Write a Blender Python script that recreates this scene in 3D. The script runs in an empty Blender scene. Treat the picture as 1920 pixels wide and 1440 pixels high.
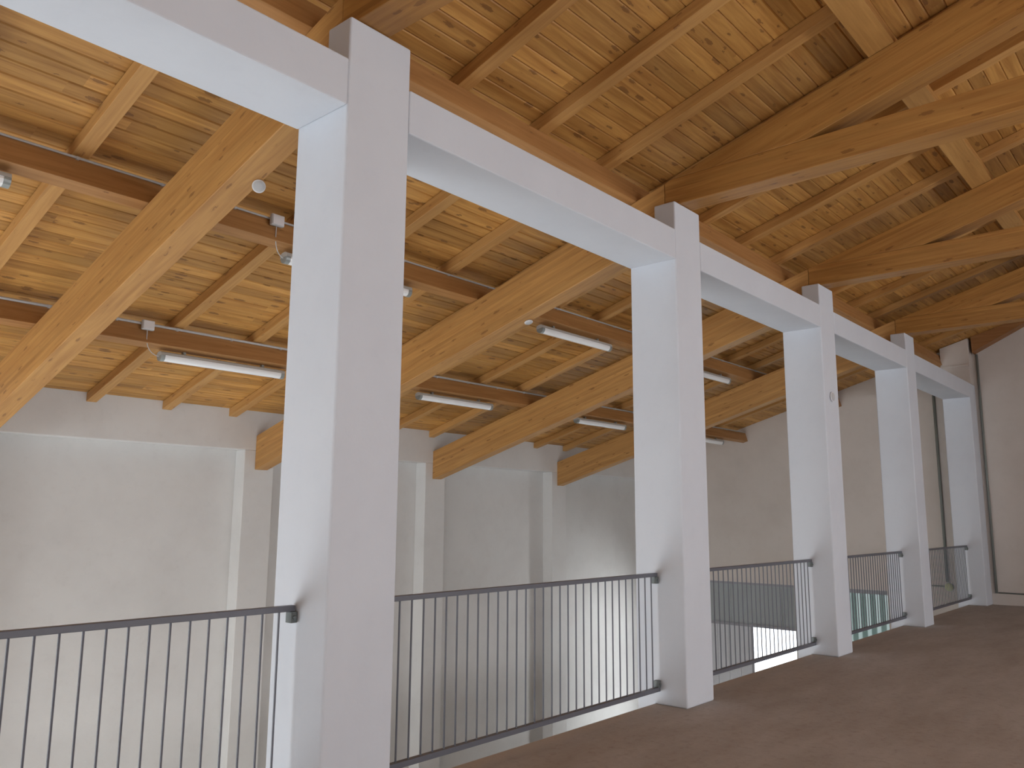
import bpy, bmesh, math, random
from mathutils import Vector, Matrix
random.seed(7)
S = bpy.context.scene
COL = S.collection

# ------------------------------------------------------------------ camera
# X runs along the colonnade, Y towards the hall's far long wall, Z up (mezzanine floor = 0)
pitch, yaw, roll, fpx = 0.160492, 0.717650, 0.006995, 1533.2
cp, sp, cy, sy = math.cos(pitch), math.sin(pitch), math.cos(yaw), math.sin(yaw)
fw = Vector((cy*cp, sy*cp, sp)); r0 = Vector((sy, -cy, 0)); u0 = r0.cross(fw)
r = r0*math.cos(roll) + u0*math.sin(roll); u = -r0*math.sin(roll) + u0*math.cos(roll)
cam = bpy.data.cameras.new('camera'); cam.sensor_width = 36; cam.lens = fpx/1920*36
cam.clip_start = 0.05; cam.clip_end = 200
camo = bpy.data.objects.new('camera', cam); COL.objects.link(camo)
M = Matrix((r, u, -fw)).transposed().to_4x4(); M.translation = Vector((0, -3.452, 1.518))
camo.matrix_world = M; S.camera = camo

# ------------------------------------------------------------------ view, world, daylight
S.view_settings.view_transform = 'Standard'; S.view_settings.look = 'None'
S.view_settings.gamma = 1; S.view_settings.use_curve_mapping = False
S.view_settings.exposure = 0.0
W = bpy.data.worlds.new('world'); S.world = W; W.use_nodes = True
bg = W.node_tree.nodes['Background']; bg.inputs['Color'].default_value = (0.86, 0.93, 1.0, 1)
bg.inputs['Strength'].default_value = 4.0

def area(name, loc, target, sx, sy_, power, color):
    l = bpy.data.lights.new(name, 'AREA'); l.shape = 'RECTANGLE'; l.size = sx; l.size_y = sy_
    l.energy = power; l.color = color
    o = bpy.data.objects.new(name, l); COL.objects.link(o); o.location = loc
    o.rotation_euler = (Vector(target)-Vector(loc)).to_track_quat('-Z', 'Y').to_euler()
    return o
# daylight coming in through the openings of the end wall behind the camera and the far gable; the loft one is added fill
area('daylight_hall_window', (-7.3, 3.6, -1.3), (3, 3.4, 0.6), 4.4, 3.2, 345, (0.88, 0.95, 1.0))
area('loft_fill_light', (-7.3, -5.9, 1.9), (8, -3.0, 2.0), 3.2, 1.8, 50, (0.88, 0.92, 1.0))  # added fill light, set behind an unseen loft opening
area('daylight_side_window', (7.0, -9.9, 1.9), (7.0, 0, 1.9), 13.0, 1.2, 325, (0.99, 0.96, 0.99))
area('daylight_gable_door', (18.9, 2.8, -1.7), (14.2, 6.7, -2.6), 1.3, 1.3, 480, (0.92, 0.97, 1.0))
sun = bpy.data.lights.new('sun', 'SUN'); sun.energy = 30.0; sun.angle = 0.03; sun.color = (0.93, 0.97, 1.0)
suno = bpy.data.objects.new('sun', sun); COL.objects.link(suno)
suno.rotation_euler = Vector((math.cos(0.27), 0.02, -math.sin(0.27))).to_track_quat('-Z', 'Y').to_euler()

# ------------------------------------------------------------------ dimensions
XC = [-0.95, 2.562, 6.124, 9.50, 12.925, 16.84]     # near face of each column
CW, CD = 0.45, 0.47
ZB, ZT, ZS = 3.751, 4.026, 4.288                    # tie beam underside / top, stub top
SL = 0.293; TH = math.atan(SL)
YW = 6.7                                            # hall's long wall
YR = -4.8                                           # ridge
XE = 17.29; XN = -7.0                               # far and near gable walls
ZL = -3.7                                           # hall floor
def plane(z0, y): return z0 + SL*(YW-y)

# ------------------------------------------------------------------ materials
def nt(name):
    m = bpy.data.materials.new(name); m.use_nodes = True
    return m, m.node_tree.nodes, m.node_tree.links, m.node_tree.nodes['Principled BSDF']
def node(ns, t, **kw):
    n = ns.new(t)
    for k, v in kw.items():
        if k.startswith('i_'):
            n.inputs[k[2:].replace('_', ' ')].default_value = v
        else: setattr(n, k, v)
    return n
def mathn(ns, ls, op, a, b=None, clamp=False):
    n = ns.new('ShaderNodeMath'); n.operation = op; n.use_clamp = clamp
    for i, v in enumerate((a, b)):
        if v is None: continue
        if isinstance(v, (int, float)): n.inputs[i].default_value = v
        else: ls.new(v, n.inputs[i])
    return n.outputs[0]
def mixc(ns, ls, fac, a, b):
    n = ns.new('ShaderNodeMix'); n.data_type = 'RGBA'
    if isinstance(fac, (int, float)): n.inputs[0].default_value = fac
    else: ls.new(fac, n.inputs[0])
    for i, v in ((6, a), (7, b)):
        if isinstance(v, tuple): n.inputs[i].default_value = v
        else: ls.new(v, n.inputs[i])
    return n.outputs[2]
def ramp(ns, ls, src, stops):
    n = ns.new('ShaderNodeValToRGB'); ls.new(src, n.inputs[0]); e = n.color_ramp.elements
    while len(e) < len(stops): e.new(0.5)
    for el, (p, c) in zip(e, stops): el.position = p; el.color = c
    return n.outputs[0]

def plaster(name, base, dirt, amount=0.35, bump=0.15):
    m, ns, ls, b = nt(name)
    tc = node(ns, 'ShaderNodeTexCoord')
    n1 = node(ns, 'ShaderNodeTexNoise', i_Scale=1.3, i_Detail=5.0, i_Roughness=0.6); ls.new(tc.outputs['Object'], n1.inputs['Vector'])
    n2 = node(ns, 'ShaderNodeTexNoise', i_Scale=9.0, i_Detail=4.0, i_Roughness=0.7); ls.new(tc.outputs['Object'], n2.inputs['Vector'])
    f = ramp(ns, ls, n1.outputs[0], [(0.42, (0, 0, 0, 1)), (0.75, (1, 1, 1, 1))])
    g = ramp(ns, ls, n2.outputs[0], [(0.55, (0, 0, 0, 1)), (0.78, (1, 1, 1, 1))])
    f2 = mathn(ns, ls, 'MULTIPLY', f, amount); g2 = mathn(ns, ls, 'MULTIPLY', g, amount*0.5)
    c = mixc(ns, ls, mathn(ns, ls, 'ADD', f2, g2, True), base, dirt)
    ls.new(c, b.inputs['Base Color']); b.inputs['Roughness'].default_value = 0.9
    bn = node(ns, 'ShaderNodeTexNoise', i_Scale=45.0, i_Detail=5.0); ls.new(tc.outputs['Object'], bn.inputs['Vector'])
    bp = node(ns, 'ShaderNodeBump', i_Strength=bump, i_Distance=0.004); ls.new(bn.outputs[0], bp.inputs['Height'])
    ls.new(bp.outputs[0], b.inputs['Normal'])
    return m

def wood(name, light, dark, knot, axis='x', plank=0.0, lamella=0.0, knots=1.0, rough=0.55, slope=0.0, kth=0.40):
    """softwood with grain along one axis, knots, optional plank-to-plank variation"""
    m, ns, ls, b = nt(name)
    tc = node(ns, 'ShaderNodeTexCoord'); oi = node(ns, 'ShaderNodeObjectInfo')
    sep = node(ns, 'ShaderNodeSeparateXYZ'); ls.new(tc.outputs['Object'], sep.inputs[0])
    along = sep.outputs[0] if axis == 'x' else sep.outputs[1]
    off = mathn(ns, ls, 'MULTIPLY', oi.outputs['Random'], 37.0)
    up = mathn(ns, ls, 'ADD', sep.outputs[2], mathn(ns, ls, 'MULTIPLY', sep.outputs[1], slope))   # across the grain, square to the slope
    if plank:
        idx = mathn(ns, ls, 'FLOOR', mathn(ns, ls, 'DIVIDE', mathn(ns, ls, 'SUBTRACT', YW, sep.outputs[1]), plank))
        # boards also butt-jointed every few metres along X
        wn0 = node(ns, 'ShaderNodeTexWhiteNoise', noise_dimensions='1D'); ls.new(idx, wn0.inputs['W'])
        seg = mathn(ns, ls, 'FLOOR', mathn(ns, ls, 'DIVIDE', mathn(ns, ls, 'ADD', sep.outputs[0], mathn(ns, ls, 'MULTIPLY', wn0.outputs[0], 4.0)), 4.0))
        key = mathn(ns, ls, 'ADD', mathn(ns, ls, 'MULTIPLY', idx, 3.17), mathn(ns, ls, 'MULTIPLY', seg, 1.913))
        wn = node(ns, 'ShaderNodeTexWhiteNoise', noise_dimensions='1D'); ls.new(key, wn.inputs['W'])
        rnd = wn.outputs[0]
        off = mathn(ns, ls, 'MULTIPLY', rnd, 53.0)
    elif lamella:
        idx = mathn(ns, ls, 'FLOOR', mathn(ns, ls, 'DIVIDE', up, lamella))
        key = mathn(ns, ls, 'ADD', mathn(ns, ls, 'MULTIPLY', idx, 2.37), off)
        wn = node(ns, 'ShaderNodeTexWhiteNoise', noise_dimensions='1D'); ls.new(key, wn.inputs['W'])
        rnd = wn.outputs[0]
        off = mathn(ns, ls, 'ADD', off, mathn(ns, ls, 'MULTIPLY', rnd, 11.0))
    else:
        rnd = oi.outputs['Random']
    al = mathn(ns, ls, 'ADD', along, off)
    cr = sep.outputs[1] if axis == 'x' else sep.outputs[0]
    cmb = node(ns, 'ShaderNodeCombineXYZ')
    ls.new(mathn(ns, ls, 'MULTIPLY', al, 0.55), cmb.inputs[0]); ls.new(mathn(ns, ls, 'MULTIPLY', cr, 9.0), cmb.inputs[1])
    ls.new(mathn(ns, ls, 'MULTIPLY', up, 9.0), cmb.inputs[2])
    n1 = node(ns, 'ShaderNodeTexNoise', i_Scale=2.2, i_Detail=6.0, i_Roughness=0.6, i_Distortion=0.6); ls.new(cmb.outputs[0], n1.inputs['Vector'])
    c = mixc(ns, ls, ramp(ns, ls, n1.outputs[0], [(0.36, (0, 0, 0, 1)), (0.66, (1, 1, 1, 1))]), light, dark)
    # board-to-board tone
    hs = node(ns, 'ShaderNodeHueSaturation'); ls.new(c, hs.inputs['Color'])
    ls.new(mathn(ns, ls, 'ADD', mathn(ns, ls, 'MULTIPLY', rnd, 0.42 if plank else 0.20), 0.79 if plank else 0.90), hs.inputs['Value'])
    # knots
    kc = node(ns, 'ShaderNodeCombineXYZ')
    ls.new(mathn(ns, ls, 'MULTIPLY', al, 4.6), kc.inputs[0]); ls.new(mathn(ns, ls, 'MULTIPLY', cr, 15.0), kc.inputs[1])
    ls.new(mathn(ns, ls, 'MULTIPLY', up, 15.0), kc.inputs[2])
    wob = node(ns, 'ShaderNodeTexNoise', i_Scale=7.0, i_Detail=3.0); ls.new(kc.outputs[0], wob.inputs['Vector'])
    va_ = node(ns, 'ShaderNodeVectorMath', operation='SCALE'); ls.new(wob.outputs['Color'], va_.inputs[0]); va_.inputs['Scale'].default_value = 0.35
    vb_ = node(ns, 'ShaderNodeVectorMath', operation='ADD'); ls.new(kc.outputs[0], vb_.inputs[0]); ls.new(va_.outputs[0], vb_.inputs[1])
    vo = node(ns, 'ShaderNodeTexVoronoi', i_Scale=1.0); ls.new(vb_.outputs[0], vo.inputs['Vector'])
    vs = node(ns, 'ShaderNodeSeparateColor'); ls.new(vo.outputs['Color'], vs.inputs[0])
    size = mathn(ns, ls, 'MULTIPLY', mathn(ns, ls, 'SUBTRACT', vs.outputs[0], kth, True), 0.44*knots)
    kn = mathn(ns, ls, 'LESS_THAN', vo.outputs['Distance'], size)
    soft = node(ns, 'ShaderNodeMapRange'); soft.inputs['From Min'].default_value = 0; ls.new(vo.outputs['Distance'], soft.inputs['Value'])
    ls.new(mathn(ns, ls, 'ADD', size, 0.16), soft.inputs['From Max']); soft.inputs['To Min'].default_value = 1; soft.inputs['To Max'].default_value = 0
    sz = mathn(ns, ls, 'GREATER_THAN', size, 0.01)
    halo = mathn(ns, ls, 'MULTIPLY', mathn(ns, ls, 'MULTIPLY', soft.outputs[0], sz), 0.55)
    c2 = mixc(ns, ls, halo, hs.outputs[0], dark)
    c3 = mixc(ns, ls, mathn(ns, ls, 'MULTIPLY', kn, 0.58), c2, knot)
    ls.new(c3, b.inputs['Base Color']); b.inputs['Roughness'].default_value = rough
    bp = node(ns, 'ShaderNodeBump', i_Strength=0.15, i_Distance=0.003); ls.new(n1.outputs[0], bp.inputs['Height']); ls.new(bp.outputs[0], b.inputs['Normal'])
    return m

def flat(name, col, rough=0.5, metal=0.0):
    m, ns, ls, b = nt(name)
    tc = node(ns, 'ShaderNodeTexCoord'); n = node(ns, 'ShaderNodeTexNoise', i_Scale=30.0, i_Detail=3.0); ls.new(tc.outputs['Object'], n.inputs['Vector'])
    d = tuple(x*0.82 for x in col[:3])+(1,)
    ls.new(mixc(ns, ls, mathn(ns, ls, 'MULTIPLY', n.outputs[0], 0.5), col, d), b.inputs['Base Color'])
    b.inputs['Roughness'].default_value = rough; b.inputs['Metallic'].default_value = metal
    return m

M_COL = plaster('white_paint', (0.665, 0.695, 0.745, 1), (0.55, 0.575, 0.63, 1), 0.35)
M_WALL = plaster('wall_plaster', (0.67, 0.66, 0.64, 1), (0.555, 0.535, 0.515, 1), 0.5)
M_END = plaster('gable_plaster', (0.64, 0.58, 0.53, 1), (0.54, 0.48, 0.43, 1), 0.5)
M_PLANK = wood('ceiling_boards', (0.58, 0.31, 0.085, 1), (0.38, 0.175, 0.04, 1), (0.13, 0.05, 0.015, 1), 'x', plank=0.13, knots=0.92, kth=0.22)
M_GLU = wood('glulam', (0.52, 0.275, 0.085, 1), (0.38, 0.18, 0.05, 1), (0.18, 0.07, 0.02, 1), 'y', lamella=0.04, kth=0.25, knots=0.75, rough=0.5, slope=SL)
M_GLUF = wood('glulam_truss_shaded', (0.47, 0.235, 0.06, 1), (0.34, 0.15, 0.035, 1), (0.16, 0.06, 0.015, 1), 'y', lamella=0.04, kth=0.25, knots=0.75, rough=0.5)  # same wood as the rafters; the trusses' shade is put into the colour
M_GLUT = wood('glulam_chord_shaded', (0.47, 0.235, 0.06, 1), (0.34, 0.15, 0.035, 1), (0.16, 0.06, 0.015, 1), 'y', lamella=0.04, kth=0.25, knots=0.75, rough=0.5, slope=SL)  # top chords likewise: rafter glulam darkened to stand in for shade
M_PUR = wood('purlin_timber', (0.44, 0.225, 0.08, 1), (0.33, 0.155, 0.048, 1), (0.15, 0.06, 0.02, 1), 'x', knots=0.5)
M_PUR2 = wood('purlin_glulam', (0.54, 0.29, 0.09, 1), (0.40, 0.20, 0.055, 1), (0.18, 0.07, 0.02, 1), 'x', lamella=0.04, knots=0.6)
M_JOI = wood('joist_timber', (0.58, 0.32, 0.105, 1), (0.44, 0.22, 0.065, 1), (0.22, 0.09, 0.03, 1), 'y', knots=0.8, slope=SL)
M_RAIL = flat('grey_rail_paint', (0.13, 0.135, 0.16, 1), 0.45)
M_BRK = flat('dark_bracket', (0.16, 0.18, 0.18, 1), 0.45, 0.2)
M_ZINC = flat('zinc', (0.34, 0.37, 0.36, 1), 0.4, 0.3)
M_PVC = flat('grey_plastic', (0.55, 0.56, 0.57, 1), 0.5)
M_PIPE = flat('dark_conduit', (0.22, 0.23, 0.21, 1), 0.5)
M_LAMPB = flat('fixture_body', (0.50, 0.50, 0.48, 1), 0.5)
M_WHITE = flat('white_plastic', (0.78, 0.78, 0.80, 1), 0.4)
M_PANEL = flat('door_panel_grey', (0.36, 0.38, 0.38, 1), 0.6)
M_PANELL = flat('door_panel_light', (0.62, 0.62, 0.64, 1), 0.6)
M_FRAME = flat('door_frame_metal', (0.30, 0.29, 0.31, 1), 0.5)
M_YEL = flat('yellowed_lens', (0.66, 0.68, 0.38, 1), 0.3)
M_DARKW = wood('dark_timber', (0.40, 0.19, 0.07, 1), (0.28, 0.12, 0.04, 1), (0.1, 0.04, 0.01, 1), 'y', knots=0.4)

def clear_cover():
    m, ns, ls, b = nt('diffuser_cover')
    b.inputs['Base Color'].default_value = (0.93, 0.95, 0.96, 1); b.inputs['Roughness'].default_value = 0.18
    b.inputs['Coat Weight'].default_value = 0.6; b.inputs['Coat Roughness'].default_value = 0.05
    return m
M_COVER = clear_cover()
def green_glass():
    m, ns, ls, b = nt('green_glass'); ns.remove(b)
    out = [n for n in ns if n.type == 'OUTPUT_MATERIAL'][0]
    tc = node(ns, 'ShaderNodeTexCoord'); sep = node(ns, 'ShaderNodeSeparateXYZ'); ls.new(tc.outputs['Object'], sep.inputs[0])
    s = mathn(ns, ls, 'SINE', mathn(ns, ls, 'MULTIPLY', sep.outputs[1], 34.0))
    f = ramp(ns, ls, mathn(ns, ls, 'ADD', mathn(ns, ls, 'MULTIPLY', s, 0.5), 0.5), [(0.45, (0, 0, 0, 1)), (0.75, (1, 1, 1, 1))])
    c = mixc(ns, ls, f, (0.17, 0.20, 0.185, 1), (0.32, 0.345, 0.33, 1))
    t = node(ns, 'ShaderNodeBsdfTransparent'); ls.new(c, t.inputs[0])
    g = node(ns, 'ShaderNodeBsdfGlossy'); g.inputs['Roughness'].default_value = 0.1
    mx = node(ns, 'ShaderNodeMixShader'); mx.inputs[0].default_value = 0.06
    ls.new(t.outputs[0], mx.inputs[1]); ls.new(g.outputs[0], mx.inputs[2]); ls.new(mx.outputs[0], out.inputs[0])
    return m
M_GREEN = green_glass()

def concrete_floor():
    m, ns, ls, b = nt('raw_concrete_floor')
    tc = node(ns, 'ShaderNodeTexCoord')
    mp = node(ns, 'ShaderNodeMapping'); mp.inputs['Scale'].default_value = (0.5, 1.6, 1); ls.new(tc.outputs['Object'], mp.inputs[0])
    n1 = node(ns, 'ShaderNodeTexNoise', i_Scale=1.6, i_Detail=7.0, i_Roughness=0.65); ls.new(mp.outputs[0], n1.inputs['Vector'])
    n2 = node(ns, 'ShaderNodeTexNoise', i_Scale=14.0, i_Detail=6.0, i_Roughness=0.7); ls.new(tc.outputs['Object'], n2.inputs['Vector'])
    c = mixc(ns, ls, ramp(ns, ls, n1.outputs[0], [(0.35, (0, 0, 0, 1)), (0.68, (1, 1, 1, 1))]), (0.45, 0.405, 0.37, 1), (0.36, 0.31, 0.27, 1))
    c = mixc(ns, ls, mathn(ns, ls, 'MULTIPLY', ramp(ns, ls, n2.outputs[0], [(0.52, (0, 0, 0, 1)), (0.75, (1, 1, 1, 1))]), 0.5), c, (0.25, 0.18, 0.14, 1))
    # paler laitance strip along the slab edge
    sep = node(ns, 'ShaderNodeSeparateXYZ'); ls.new(tc.outputs['Object'], sep.inputs[0])
    edge = ramp(ns, ls, mathn(ns, ls, 'ADD', sep.outputs[1], mathn(ns, ls, 'MULTIPLY', n1.outputs[0], 0.1)), [(0.20, (0, 0, 0, 1)), (0.30, (1, 1, 1, 1))])
    c = mixc(ns, ls, mathn(ns, ls, 'MULTIPLY', edge, 0.45), c, (0.55, 0.48, 0.42, 1))
    ls.new(c, b.inputs['Base Color']); b.inputs['Roughness'].default_value = 0.85
    bp = node(ns, 'ShaderNodeBump', i_Strength=0.5, i_Distance=0.01); ls.new(n2.outputs[0], bp.inputs['Height']); ls.new(bp.outputs[0], b.inputs['Normal'])
    return m
M_FLOOR = concrete_floor()
M_LOWF = plaster('hall_screed', (0.58, 0.57, 0.56, 1), (0.48, 0.47, 0.46, 1), 0.6)

# ------------------------------------------------------------------ mesh helpers
def b_box(bm, x0, x1, y0, y1, z0, z1):
    v = [bm.verts.new(p) for p in ((x0,y0,z0),(x1,y0,z0),(x1,y1,z0),(x0,y1,z0),(x0,y0,z1),(x1,y0,z1),(x1,y1,z1),(x0,y1,z1))]
    for f in ((3,2,1,0),(4,5,6,7),(0,1,5,4),(1,2,6,5),(2,3,7,6),(3,0,4,7)): bm.faces.new([v[i] for i in f])
def b_prism(bm, poly, x0, x1):
    """polygon given in (y, z), extruded along x"""
    a = [bm.verts.new((x0, y, z)) for y, z in poly]; b = [bm.verts.new((x1, y, z)) for y, z in poly]
    n = len(poly); bm.faces.new(a); bm.faces.new(b[::-1])
    for i in range(n): bm.faces.new((a[i], b[i], b[(i+1) % n], a[(i+1) % n]))
def b_tube(bm, pts, rad, seg=10):
    pts = [Vector(p) for p in pts]; rings = []
    for i, p in enumerate(pts):
        d = (pts[min(i+1, len(pts)-1)] - pts[max(i-1, 0)]).normalized()
        a = d.orthogonal().normalized() if i == 0 else (rings[-1][1] - d*rings[-1][1].dot(d)).normalized()
        c = d.cross(a)
        rings.append(([bm.verts.new(p + (a*math.cos(t)+c*math.sin(t))*rad) for t in [2*math.pi*k/seg for k in range(seg)]], a))
    for (r1, _), (r2, _) in zip(rings, rings[1:]):
        for k in range(seg): bm.faces.new((r1[k], r1[(k+1) % seg], r2[(k+1) % seg], r2[k]))
    bm.faces.new(rings[0][0][::-1]); bm.faces.new(rings[-1][0])
def b_lathe(bm, prof, center, axis, seg=24):
    """profile of (radius, distance along axis)"""
    ax = Vector(axis).normalized(); a = ax.orthogonal().normalized(); c = ax.cross(a); ctr = Vector(center); rings = []
    for rr, h in prof:
        rings.append([bm.verts.new(ctr + ax*h + (a*math.cos(t)+c*math.sin(t))*max(rr, 1e-4)) for t in [2*math.pi*k/seg for k in range(seg)]])
    for r1, r2 in zip(rings, rings[1:]):
        for k in range(seg): bm.faces.new((r1[k], r1[(k+1) % seg], r2[(k+1) % seg], r2[k]))
    bm.faces.new(rings[0][::-1]); bm.faces.new(rings[-1])
def obj(name, bm, mat, parent=None, bevel=0, smooth=False, loc=(0, 0, 0), seg=2):
    bmesh.ops.recalc_face_normals(bm, faces=bm.faces[:])
    me = bpy.data.meshes.new(name); bm.to_mesh(me); bm.free(); me.materials.append(mat)
    if smooth:
        for p in me.polygons: p.use_smooth = True
    o = bpy.data.objects.new(name, me); COL.objects.link(o); o.location = loc
    if parent: o.parent = parent
    if bevel:
        b = o.modifiers.new('bevel', 'BEVEL'); b.width = bevel; b.segments = seg; b.limit_method = 'ANGLE'; b.angle_limit = 0.6
    return o
def tag(o, label, cat, group=None):
    o['label'] = label; o['category'] = cat
    if group: o['group'] = group
    return o
def empty(name, loc, label, cat, group=None):
    o = bpy.data.objects.new(name, None); COL.objects.link(o); o.location = loc; o.empty_display_size = 0.2
    return tag(o, label, cat, group)
def struct(o): o['kind'] = 'structure'; return o
def BM(): return bmesh.new()

# ------------------------------------------------------------------ floors
bm = BM(); b_box(bm, XN, XE, -9.6, 0.304, -0.32, 0.0); struct(obj('floor', bm, M_FLOOR))
bm = BM(); b_box(bm, XN, XE, -9.6, YW+0.3, ZL-0.2, ZL); struct(obj('floor_lower', bm, M_LOWF))

# ------------------------------------------------------------------ ceiling: boards with V-joints on the slope
bm = BM(); PW = 0.13; z0 = 2.94
n = int((YW-YR)/PW)+1; prof = []
for i in range(n):
    ya, yb = YW-i*PW, max(YW-(i+1)*PW, YR)
    g, d = 0.009, 0.011
    prof += [(ya, plane(z0, ya)+d), (ya-g, plane(z0, ya-g)), (yb+g, plane(z0, yb+g))]
prof.append((YR, plane(z0, YR)+0.0))
va = [bm.verts.new((XN, y, z)) for y, z in prof]; vb = [bm.verts.new((XE, y, z)) for y, z in prof]
for i in range(len(prof)-1): bm.faces.new((va[i], va[i+1], vb[i+1], vb[i]))
ta = [bm.verts.new((x, y, z)) for x in (XN, XE) for y, z in ((YW, plane(z0, YW)+0.05), (YR, plane(z0, YR)+0.05))]
bm.faces.new((ta[0], ta[1], ta[3], ta[2]))
struct(obj('ceiling', bm, M_PLANK))
bm = BM(); zr = plane(z0, YR)                       # the other slope of the roof, behind the camera
b_prism(bm, [(YR, zr), (-9.6, zr-SL*4.8), (-9.6, zr-SL*4.8+.05), (YR, zr+.05)], XN, XE); struct(obj('ceiling_east', bm, M_PLANK))

# ------------------------------------------------------------------ walls
PD = 0.24                                           # depth of the recessed bays
bm = BM()
b_box(bm, XN, XE, YW+PD, YW+PD+0.2, ZL, 2.98)       # back of the recesses
bm2 = BM(); b_box(bm2, XN, XE, YW, YW+PD, 2.40, 2.985)
for k, xc in enumerate(XC):
    b_box(bm2, xc-0.06, min(xc+0.40, XE), YW, YW+PD, ZL, 2.40)
b_box(bm2, XN, -3.2, YW, YW+PD, ZL, 2.40)
struct(obj('wall_left', bm, M_WALL)); struct(obj('trim_1', bm2, M_WALL, bevel=0.008))

def gable(name, x0, x1, holes, mat):
    """gable wall with rectangular openings; holes = (y0, y1, z0, z1)"""
    bm = BM(); cuts = sorted({-9.6, YR, 0.304, YW+PD+0.2} | {h[0] for h in holes} | {h[1] for h in holes})
    def top(y): return (plane(z0, y) if y >= YR else zr-SL*(YR-y)) + 0.02
    for ya, yb in zip(cuts, cuts[1:]):
        hs = sorted([(h[2], h[3]) for h in holes if h[0] <= ya+1e-6 and h[1] >= yb-1e-6]); z = ZL
        for h0, h1 in hs:
            if h0 > z+1e-6: b_prism(bm, [(ya, z), (yb, z), (yb, h0), (ya, h0)], x0, x1)
            z = h1
        b_prism(bm, [(ya, z), (yb, z), (yb, top(yb)), (ya, top(ya))], x0, x1)
    bmesh.ops.remove_doubles(bm, verts=bm.verts[:], dist=1e-5)
    return struct(obj(name, bm, mat))
gable('wall_end', XE, XE+0.35, [(3.70, 6.2, ZL, 0.12), (1.82, 3.1, ZL, 0.12)], M_END)
gable('wall_near', XN-0.3, XN, [(1.4, 5.8, -2.9, 0.3), (-7.5, -4.3, 1.0, 2.8)], M_WALL)
bm = BM()                                           # long wall behind the camera with a ribbon window
b_box(bm, XN, XE, -9.9, -9.6, ZL, 1.3); b_box(bm, XN, XE, -9.9, -9.6, 2.5, zr-SL*4.8+.05)
b_box(bm, XN, 0.5, -9.9, -9.6, 1.3, 2.5); b_box(bm, 13.5, XE, -9.9, -9.6, 1.3, 2.5)
struct(obj('wall_right', bm, M_WALL))
# wall under the slab closing the rooms below
bm = BM(); b_box(bm, XN, XE, -0.6, -0.4, ZL, -0.32); struct(obj('wall_under', bm, M_WALL))
# far gable pier above the colonnade and its ledge
bm = BM(); b_prism(bm, [(0.0, ZT+.002), (0.49, ZT+.002), (0.49, plane(2.93, .49)), (0.0, plane(2.93, 0))], XE-0.30, XE)
b_box(bm, XE-0.33, XE-0.30, 0.0, 0.49, 4.36, 4.40); struct(obj('trim_2', bm, M_END, bevel=0.006))
bm = BM(); b_box(bm, XE-0.02, XE, -9.6, -0.0, 0.0, 0.20); struct(obj('baseboard_end', bm, M_END, bevel=0.004))

# ------------------------------------------------------------------ doors of the far gable (hall level)
bm = BM()
for (a, b_, c, d) in ((3.70, 6.2, 0.06, 0.12), (3.70, 3.76, ZL, 0.06), (6.14, 6.2, ZL, 0.06), (3.76, 6.14, -0.84, -0.78), (4.72, 4.78, ZL, -0.84)):
    b_box(bm, XE+0.16, XE+0.24, a, b_, c, d)
struct(obj('door_1', bm, M_FRAME))
d1 = bpy.data.objects['door_1']
bm = BM()
b_box(bm, XE+0.20, XE+0.21, 3.76, 6.14, -0.78, 0.06)
for i in range(8): b_box(bm, XE+0.19, XE+0.1995, 3.76+i*0.2975, 3.76+(i+1)*0.2975-0.012, -0.78, 0.06)
obj('upper_panel', bm, M_PANEL, d1)
bm = BM()
b_box(bm, XE+0.20, XE+0.21, 4.78, 6.14, ZL, -0.84)
for i in range(5): b_box(bm, XE+0.19, XE+0.1995, 4.78+i*0.272, 4.78+(i+1)*0.272-0.01, ZL, -0.84)
obj('door_leaf', bm, M_PANELL, d1)
bm = BM()
for (a, b_, c, d) in ((1.82, 3.1, 0.03, 0.12), (1.82, 1.87, ZL, 0.03), (3.05, 3.1, ZL, 0.03)): b_box(bm, XE+0.16, XE+0.24, a, b_, c, d)
d2 = struct(obj('door_2', bm, M_FRAME))
bm = BM(); b_box(bm, XE+0.19, XE+0.20, 1.87, 3.05, ZL, 0.03); obj('glass_pane', bm, M_GREEN, d2)

# ------------------------------------------------------------------ colonnade
ordn = ['column behind the camera, where the nearest railing starts', 'largest and nearest white column, left of the picture centre',
        'second white column from the left, standing by the middle of the railings',
        'third white column from the left, with a small round white disc on it',
        'fourth white column from the left, slim between two short far railings',
        'farthest white column, built against the far gable wall']
for k, xc in enumerate(XC):
    bm = BM(); w = CW if k < 5 else XE-xc
    if k < 5: poly = [(0, 0), (0.304, 0), (0.304, ZL), (CD, ZL), (CD, ZT), (0.212, ZT), (0.212, ZS), (0, ZS)]
    else: poly = [(0, 0), (0.304, 0), (0.304, ZL), (CD, ZL), (CD, ZT), (0, ZT)]
    b_prism(bm, poly, 0, w)
    o = obj('concrete_column', bm, M_COL, bevel=0.014, loc=(xc, 0, 0), seg=3)
    tag(o, ordn[k], 'column', 'white columns of the colonnade')
bl = ['white plastered beam crossing the top left corner of the picture, ending at the nearest column',
      'white plastered beam between the nearest and the second column',
      'white plastered beam between the second and third columns',
      'white plastered beam between the third and fourth columns',
      'short-looking white beam from the fourth column to the far gable wall']
for k in range(5):
    bm = BM(); x0, x1 = XC[k]+CW, XC[k+1]; n = 14
    L = x1-x0
    b_box(bm, 0, L, 0, CD, ZB, ZT)
    o = obj('tie_beam', bm, M_COL, bevel=0.010, loc=(x0, 0, 0), seg=2)
    tag(o, bl[k], 'beam', 'white beams between the columns')

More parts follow.
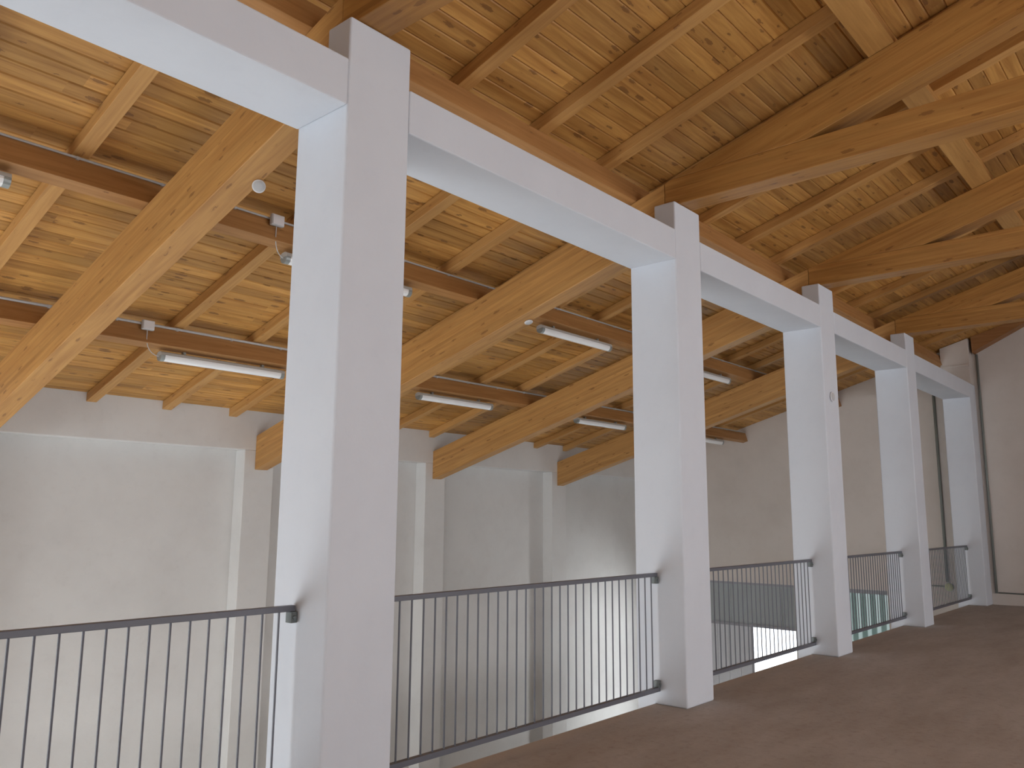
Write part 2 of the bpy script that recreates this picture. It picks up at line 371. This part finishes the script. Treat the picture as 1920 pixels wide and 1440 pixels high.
# ------------------------------------------------------------------ rafters (glulam) from the hall wall up to the columns
RT = 2.60; RD = 0.47; RW = 0.20
def T(y): return plane(RT, y)
rl = {0: 'large rafter over the nearest bay, behind the picture edge',
      1: 'thick glulam rafter sloping across the upper left, with a round white detector under it',
      2: 'thick glulam rafter rising to the second column, seen between the first two columns',
      3: 'glulam rafter rising to the third column, its lower end visible right of the nearest column',
      4: 'glulam rafter rising to the fourth column, its lower end just left of the second column'}
RX = [XC[0]+.1, XC[1]+.055, XC[2]+.10, XC[3]+.10, XC[4]+.10]
for k in range(5):
    bm = BM()
    yb = (plane(RT-RD, 0)-(ZT+.003))/SL             # where the underside would meet the beam top
    poly = [(YW-.002, T(YW)), (0.16, T(0.16)), (0.16, ZS+.003), (0.215, ZS+.003), (0.215, ZT+.003), (CD+.003, ZT+.003), (CD+.003, plane(RT-RD, CD)), (YW-.002, plane(RT-RD, YW))]
    poly = [(y-YW, z) for y, z in poly]
    b_prism(bm, poly, 0, RW)
    o = obj('glulam_rafter', bm, M_GLU, bevel=0.006, loc=(RX[k], YW, 0))
    tag(o, rl[k], 'rafter', 'large rafters over the hall')

# ------------------------------------------------------------------ roof trusses over the mezzanine
CB, CT_, TD, TW = ZS+.003, 4.54, 0.36, 0.23
tl = {1: 'wooden roof truss starting on top of the nearest column, cut by the upper edge',
      2: 'big wooden roof truss springing from the second column across the upper right',
      3: 'wooden roof truss springing from the third column, second from the big one',
      4: 'farthest wooden roof truss, springing from the fourth column'}
def mirror(poly): return [(2*YR-y, z) for y, z in poly]
tr0 = None
for k in (1, 2, 3, 4):
    xk = RX[k] if k == 1 else XC[k]+.10
    t = empty('roof_truss', (xk, 0, 0), tl[k], 'roof truss', 'roof trusses over the mezzanine')
    if tr0 is None:
        ye = 0.155
        yt = (T(0)-CT_)/SL                          # top line meets the chord top
        bm = BM(); b_prism(bm, [(ye, CB), (ye, T(ye)), (yt, CT_), (2*YR-yt, CT_), (2*YR-ye, T(ye)), (2*YR-ye, CB)], 0, TW)
        bc = obj('bottom_chord', bm, M_GLUF, t, bevel=0.006)
        yg = (T(0)-TD-CT_)/SL
        p = [(yt, CT_+.001), (YR, T(YR)), (YR, T(YR)-TD), (yg, CT_+.001)]
        bm = BM(); b_prism(bm, p, 0, TW); tc1 = obj('top_chord', bm, M_GLUT, t, bevel=0.006)
        bm = BM(); b_prism(bm, mirror(p), 0, TW); tc2 = obj('top_chord', bm, M_GLUT, t, bevel=0.006)
        bm = BM(); b_box(bm, 0.02, TW-0.02, YR-0.1, YR+0.1, CT_+.001, T(YR)-TD-0.031); kp = obj('king_post', bm, M_GLU, t)
        tr0 = t; parts = [bc, tc1, tc2, kp]
    else:
        for pobj in parts:
            c = pobj.copy(); COL.objects.link(c); c.parent = t

# ------------------------------------------------------------------ purlins lying on the rafters
PB, PT = 2.604, 2.83
def purlin(yb, w, label, x0=XN, x1=XE, mat=None):
    h = (PT-PB)*math.cos(TH)-.002
    s, c = math.sin(TH), math.cos(TH)
    zb = plane(PB, yb)
    p = [(0, 0), (w*c, -w*s), (w*c+h*s, -w*s+h*c), (h*s, h*c)]
    bm = BM(); b_prism(bm, p, 0, x1-x0)
    o = obj('purlin', bm, mat or M_PUR, bevel=0.004, loc=(x0, yb, zb))
    return tag(o, label, 'purlin', 'purlins running along the roof')
purlin(4.60, 0.12, 'brown purlin with lamps under it, nearest to the hall wall')
purlin(2.49, 0.12, 'upper brown purlin over the hall, conduit on it, in mid slope')
purlin(0.46, 0.14, 'reddish brown purlin just above the white beam, right over the columns')
purlin(-1.86, 0.20, 'purlin crossing above the trusses in the upper right', mat=M_PUR2)
purlin(-3.95, 0.20, 'highest purlin close to the ridge, mostly beyond the frame', mat=M_PUR2)

# ------------------------------------------------------------------ joists on the purlins
JB, JT, JW = 2.832, 2.936, 0.118
bm = BM()
b_prism(bm, [(-.002, JB), (-.002, JT), (YR-YW, plane(JT, YR)), (YR-YW, plane(JB, YR))], 0, JW)
j0 = None
jl = 'narrow sloping roof joist under the boards, its lower foot '
foot = {3: 'on the hall wall, nearest the left edge', 4: 'on the hall wall, second of three left of the first column',
        5: 'on the hall wall, touching the first column', 9: 'on the hall wall beside the third column\'s rafter'}
above = {1: 'crossing the upper left ceiling, left of the thick near rafter', 2: 'hidden for the most part by the thick near rafter on the left',
         0: 'touching the extreme top left corner of the picture', 6: 'hidden mostly behind the rafter to the second column',
         7: 'seen just beyond the rafter to the second column', 8: 'crossing above the upper lamp between the first and second columns',
         10: 'seen in the third bay close to its rafter', 11: 'in the third bay, behind the second column', 12: 'whose foot shows just left of the fourth column\'s rafter end',
         13: 'just beyond the fourth column\'s rafter', 14: 'second beyond the fourth column\'s rafter', 15: 'third beyond the fourth column\'s rafter', 16: 'nearest to the far gable wall, pale ledge beside it'}
for i in range(17):
    x = 1.146 + (i-0)*0.928 if False else 3.93 + (i-3)*0.928
    if x + JW > XE-0.02: break
    if j0 is None:
        j0 = obj('roof_joist', bm, M_JOI, bevel=0.004, loc=(x, YW, 0)); o = j0
    else:
        o = j0.copy(); COL.objects.link(o); o.location = (x, YW, 0)
    lab = ('roof joist footing ' + foot[i]) if i in foot else ('roof joist ' + above[i])
    tag(o, lab, 'joist', 'narrow roof joists under the boards')

# dark timber piece under the roof at the far gable
bm = BM(); b_prism(bm, [(-0.05, 4.62), (-1.0, 5.09), (-1.0, plane(2.935, -1)), (-0.05, plane(2.935, -.05))], -0.26, 0)
tag(obj('gable_timber', bm, M_DARKW, loc=(XE-.002, 0, 0)), 'dark brown timber wedge under the roof against the far gable wall', 'timber')

# ------------------------------------------------------------------ railings
ZR0, ZR1 = 1.027, 1.057; YRL = 0.265
rlab = ['grey metal railing in the lower left, running off the left edge', 'long grey metal railing between the nearest and second columns',
        'grey metal railing between the second and third columns, daylight behind it', 'small grey railing between the third and fourth columns, green glass behind it',
        'farthest short grey railing, next to the far gable wall']
def railing(k):
    x0, x1 = XC[k]+CW, XC[k+1]; L = x1-x0
    t = empty('railing', (x0, YRL, 0), rlab[k], 'railing', 'grey railings between the columns')
    bm = BM(); b_box(bm, 0.002, L-0.012, -0.02, 0.02, ZR0, ZR1); obj('top_rail', bm, M_RAIL, t, bevel=0.003)
    bm = BM(); b_box(bm, 0.002, L-0.002, -0.02, 0.02, 0.105, 0.138); obj('bottom_rail', bm, M_RAIL, t, bevel=0.003)
    for (xa, za, zb_) in ((L-0.042, 0.970, ZR0-.001), (0.004, 0.970, ZR0-.001), (L-0.042, 0.139, 0.192), (0.004, 0.139, 0.192)):
        bm = BM(); b_box(bm, xa, xa+0.038, -0.026, 0.022, za, zb_)
        zc = (za+zb_)/2; b_lathe(bm, [(0.010, 0), (0.010, 0.008), (0.004, 0.011)], (xa+0.019, -0.026, zc), (0, -1, 0), 8)
        o = obj('bracket', bm, M_BRK, t, bevel=0.002); o['label'] = 'dark steel wall bracket'
    first = None
    m = max(1, round((L-0.12)/0.0952)); st = (L-0.17)/m
    start = {0: (2.465-x0) % 0.0952, 1: (3.277-x0) % 0.0952, 2: (7.137-x0) % 0.0985}.get(k, 0.09)
    st = 0.0985 if k == 2 else 0.0952
    x = start if start > 0.05 else start+st
    while x < L-0.05:
        if first is None:
            bm = BM(); b_tube(bm, [(0, 0, 0.1385), (0, 0, ZR0-.0005)], 0.0058, 8)
            first = obj('baluster', bm, M_RAIL, t, smooth=False, loc=(x, 0, 0))
        else:
            c = first.copy(); COL.objects.link(c); c.parent = t; c.location = (x, 0, 0)
        x += st
for k in range(5): railing(k)

# ------------------------------------------------------------------ fluorescent fixtures under the purlins
def fixture(x, yc, zc, label, grp):
    t = empty('fluorescent_lamp', (x, yc, zc), label, 'lamp', grp)
    return t
FL = 1.46
def half(bm, x0, x1, w, z0_, z1_, lower):
    """rounded trough: lower half ellipse or upper shell, along x"""
    pts = []
    for i in range(11):
        a = math.pi*i/10
        pts.append((math.cos(a)*w, (z0_+(z1_-z0_)*(1-math.sin(a))) if lower else (z0_+(z1_-z0_)*math.sin(a)**0.5)))
    b_prism(bm, pts, x0, x1)
def make_fixture(label):
    t = fixture(0, 0, 0, label, 'fluorescent lamps under the hall purlins')
    bm = BM(); half(bm, 0, FL, 0.052, 0.0, 0.045, False); obj('housing', bm, M_LAMPB, t)
    bm = BM(); half(bm, 0.045, FL-0.045, 0.048, -0.055, -0.001, True); obj('diffuser', bm, M_COVER, t)
    for e in (0.0, FL-0.044):
        bm = BM(); half(bm, e, e+0.044, 0.050, -0.057, -0.001, True)
        o = obj('end_cap', bm, M_ZINC, t)
    bm = BM(); b_tube(bm, [(0.06, 0.018, -0.022), (FL-0.06, 0.018, -0.022)], 0.013, 10); b_tube(bm, [(0.06, -0.018, -0.022), (FL-0.06, -0.018, -0.022)], 0.013, 10)
    obj('tube', bm, M_WHITE, t)
    for xx in (0.25, FL-0.28):
        bm = BM(); b_box(bm, xx, xx+0.03, -0.02, 0.02, 0.045, 0.072); obj('clip', bm, M_ZINC, t)
    return t
def copy_tree(o, parent=None):
    c = o.copy(); COL.objects.link(c); c.parent = parent
    for ch in list(o.children): copy_tree(ch, c)
    return c
fl = [(0.25, 2.62, 'fluorescent lamp at the left edge, only its round end in view'),
      (3.86, 2.66, 'fluorescent lamp on the upper purlin, mostly hidden by the nearest column'),
      (7.40, 2.65, 'upper fluorescent lamp seen between the first and second columns'),
      (10.84, 2.65, 'upper fluorescent lamp peeking out right of the second column'),
      (3.82, 4.79, 'long fluorescent lamp on the lower purlin left of the nearest column'),
      (7.39, 4.80, 'lower fluorescent lamp right beside the nearest column'),
      (10.95, 4.80, 'lower fluorescent lamp just left of the second column'),
      (14.74, 4.82, 'farthest fluorescent lamp, its tip right of the second column')]
f0 = None
for x, y, lab in fl:
    up = y < 3.5
    pb = 2.49 if up else 4.60
    yc = pb + 0.075 if False else y
    zbot = plane(PB, y)                            # underside of the purlin there
    if f0 is None: f0 = make_fixture(lab); o = f0
    else: o = copy_tree(f0); o['label'] = lab
    yc = pb + 0.085
    o.location = (x, yc, plane(PB, yc)-0.075)
    o.rotation_euler = (-TH*0.5, 0, 0)

# ------------------------------------------------------------------ conduits on the purlin faces, boxes and cables
def face_pt(yb, h):                                # point on a purlin's near face, h up the face
    return yb + h*math.sin(TH), plane(PB, yb) + h*math.cos(TH)
for yb, lab, rad in ((2.49, 'thin grey conduit along the top of the upper hall purlin', 0.010), (4.60, 'grey conduit along the top of the lower hall purlin', 0.014)):
    y, z = face_pt(yb, 0.203); bm = BM(); b_tube(bm, [(XN+.01, y-rad-.001, z), (XE-.03, y-rad-.001, z)], rad, 8)
    t = tag(obj('conduit', bm, M_PVC, smooth=True), lab, 'conduit', 'conduits along the purlins')
    x = -1.0
    while x < 16.8:
        bm = BM(); b_box(bm, x, x+.02, y-2*rad-.004, y-.0005, z-rad-.006, z+rad*.6); obj('clip', bm, M_PVC, t); x += 0.62
for yb, xb, lab, xl in ((2.49, 3.66, 'small grey junction box on the upper purlin beside the nearest column', 3.86), (4.60, 3.58, 'grey junction box on the lower purlin above the long lamp', 3.82)):
    y, z = face_pt(yb, 0.185); s = 0.062
    bm = BM(); b_box(bm, xb, xb+2*s, y-0.078, y-0.034, z-0.055, z+0.045)
    t = tag(obj('junction_box', bm, M_PVC, bevel=0.01, seg=3), lab, 'junction box', 'junction boxes on the purlins')
    bm = BM(); b_box(bm, xb+.008, xb+2*s-.008, y-0.084, y-0.0785, z-0.047, z+0.037); obj('lid', bm, M_WHITE, t, bevel=0.003)
    y2 = yb+0.085; z2 = plane(PB, y2)-0.085
    bm = BM(); pts = []
    for i in range(9):
        a = i/8; pts.append((xb+s+(xl-xb-s-0.004)*a**2.5, y-0.05+(y2-y+0.05)*a**1.6, (z-0.057)+(z2-z+0.057)*(1-(1-a)**1.7)))
    b_tube(bm, pts, 0.004, 6)
    tag(obj('lamp_cable', bm, M_PVC), 'thin grey cable hanging from the %s box to its lamp' % ('upper' if yb < 3 else 'lower'), 'cable', 'lamp feed cables')

# ------------------------------------------------------------------ detectors
def detector(loc, ax, rad, lab):
    bm = BM(); b_lathe(bm, [(rad*0.8, -0.012), (rad*0.97, -0.006), (rad, 0), (rad*0.97, 0.006), (rad*0.86, 0.008)], loc, ax, 28)
    o = tag(obj('detector', bm, M_WHITE, smooth=False), lab, 'detector', 'round white detectors')
    l2 = Vector(loc)+Vector(ax).normalized()*0.0085
    bm = BM(); b_lathe(bm, [(rad*0.82, 0), (rad*0.80, 0.003), (rad*0.5, 0.006), (0.001, 0.007)], l2, ax, 28)
    obj('face', bm, M_PVC, o)
    return o
d0 = detector((RX[1]+RW-.02, 1.255, plane(RT-RD, 1.255)-.034), (-0.50, -0.80, -0.42), 0.045, 'round white detector tilted under the large rafter left of the nearest column')
bm = BM(); b_tube(bm, [(RX[1]+RW-.02, 1.27, plane(RT-RD, 1.27)-.002), (RX[1]+RW-.02, 1.265, plane(RT-RD, 1.265)-.025)], 0.008, 8)
obj('mount', bm, M_ZINC, d0)
detector((RX[2]+RW-.035, 1.90, plane(RT-RD, 1.90)-.014), (0, -0.281, -0.96), 0.045, 'small flat white detector under the rafter beside the upper fluorescent lamp')
detector((XC[3]+0.21, -0.013, 2.94), (0, -1, 0), 0.06, 'added round white disc for a flash orb, on the front of the third column')

# ------------------------------------------------------------------ pipe and bulkhead lamp on the far gable
bm = BM(); b_tube(bm, [(XE-.028, 0.72, 4.6), (XE-.028, 0.72, 0.36)], 0.026, 8)
tag(obj('vertical_pipe', bm, M_PIPE, smooth=True), 'dark vertical pipe on the far gable above the oval lamp', 'pipe')
bm = BM(); b_tube(bm, [(XE-.03, -0.08, plane(2.8, 0)-.15), (XE-.03, -0.08, 0.205)], 0.022, 8)
tag(obj('corner_conduit', bm, M_PIPE, smooth=True), 'dark conduit down the far gable right of the farthest column', 'conduit')
bm = BM(); b_tube(bm, [(XE-.032, -0.11, 0.215), (XE-.032, -4.0, 0.215)], 0.012, 6)
tag(obj('skirting_cable', bm, M_PIPE, smooth=True), 'dark cable along the top of the skirting on the far gable', 'cable')
bm = BM(); b_lathe(bm, [(0.085, 0), (0.085, 0.03)], (XE-.001, 0.70, 0.265), (-1, 0, 0), 20)
o = tag(obj('bulkhead_lamp', bm, M_PVC), 'oval yellowish bulkhead lamp at the foot of the dark pipe', 'lamp')
bm = BM(); b_lathe(bm, [(0.078, 0), (0.07, 0.03), (0.045, 0.05), (0.001, 0.058)], (XE-.0315, 0.70, 0.265), (-1, 0, 0), 20)
l = obj('lens', bm, M_YEL, o, smooth=True); l['label'] = 'yellowish lens'
bm = BM(); b_tube(bm, [(XE-.02, 0.79, 0.275), (XE-.02, 1.75, 0.275)], 0.014, 6)
tag(obj('lamp_conduit', bm, M_PIPE, smooth=True), 'short horizontal dark conduit left of the bulkhead lamp', 'conduit')
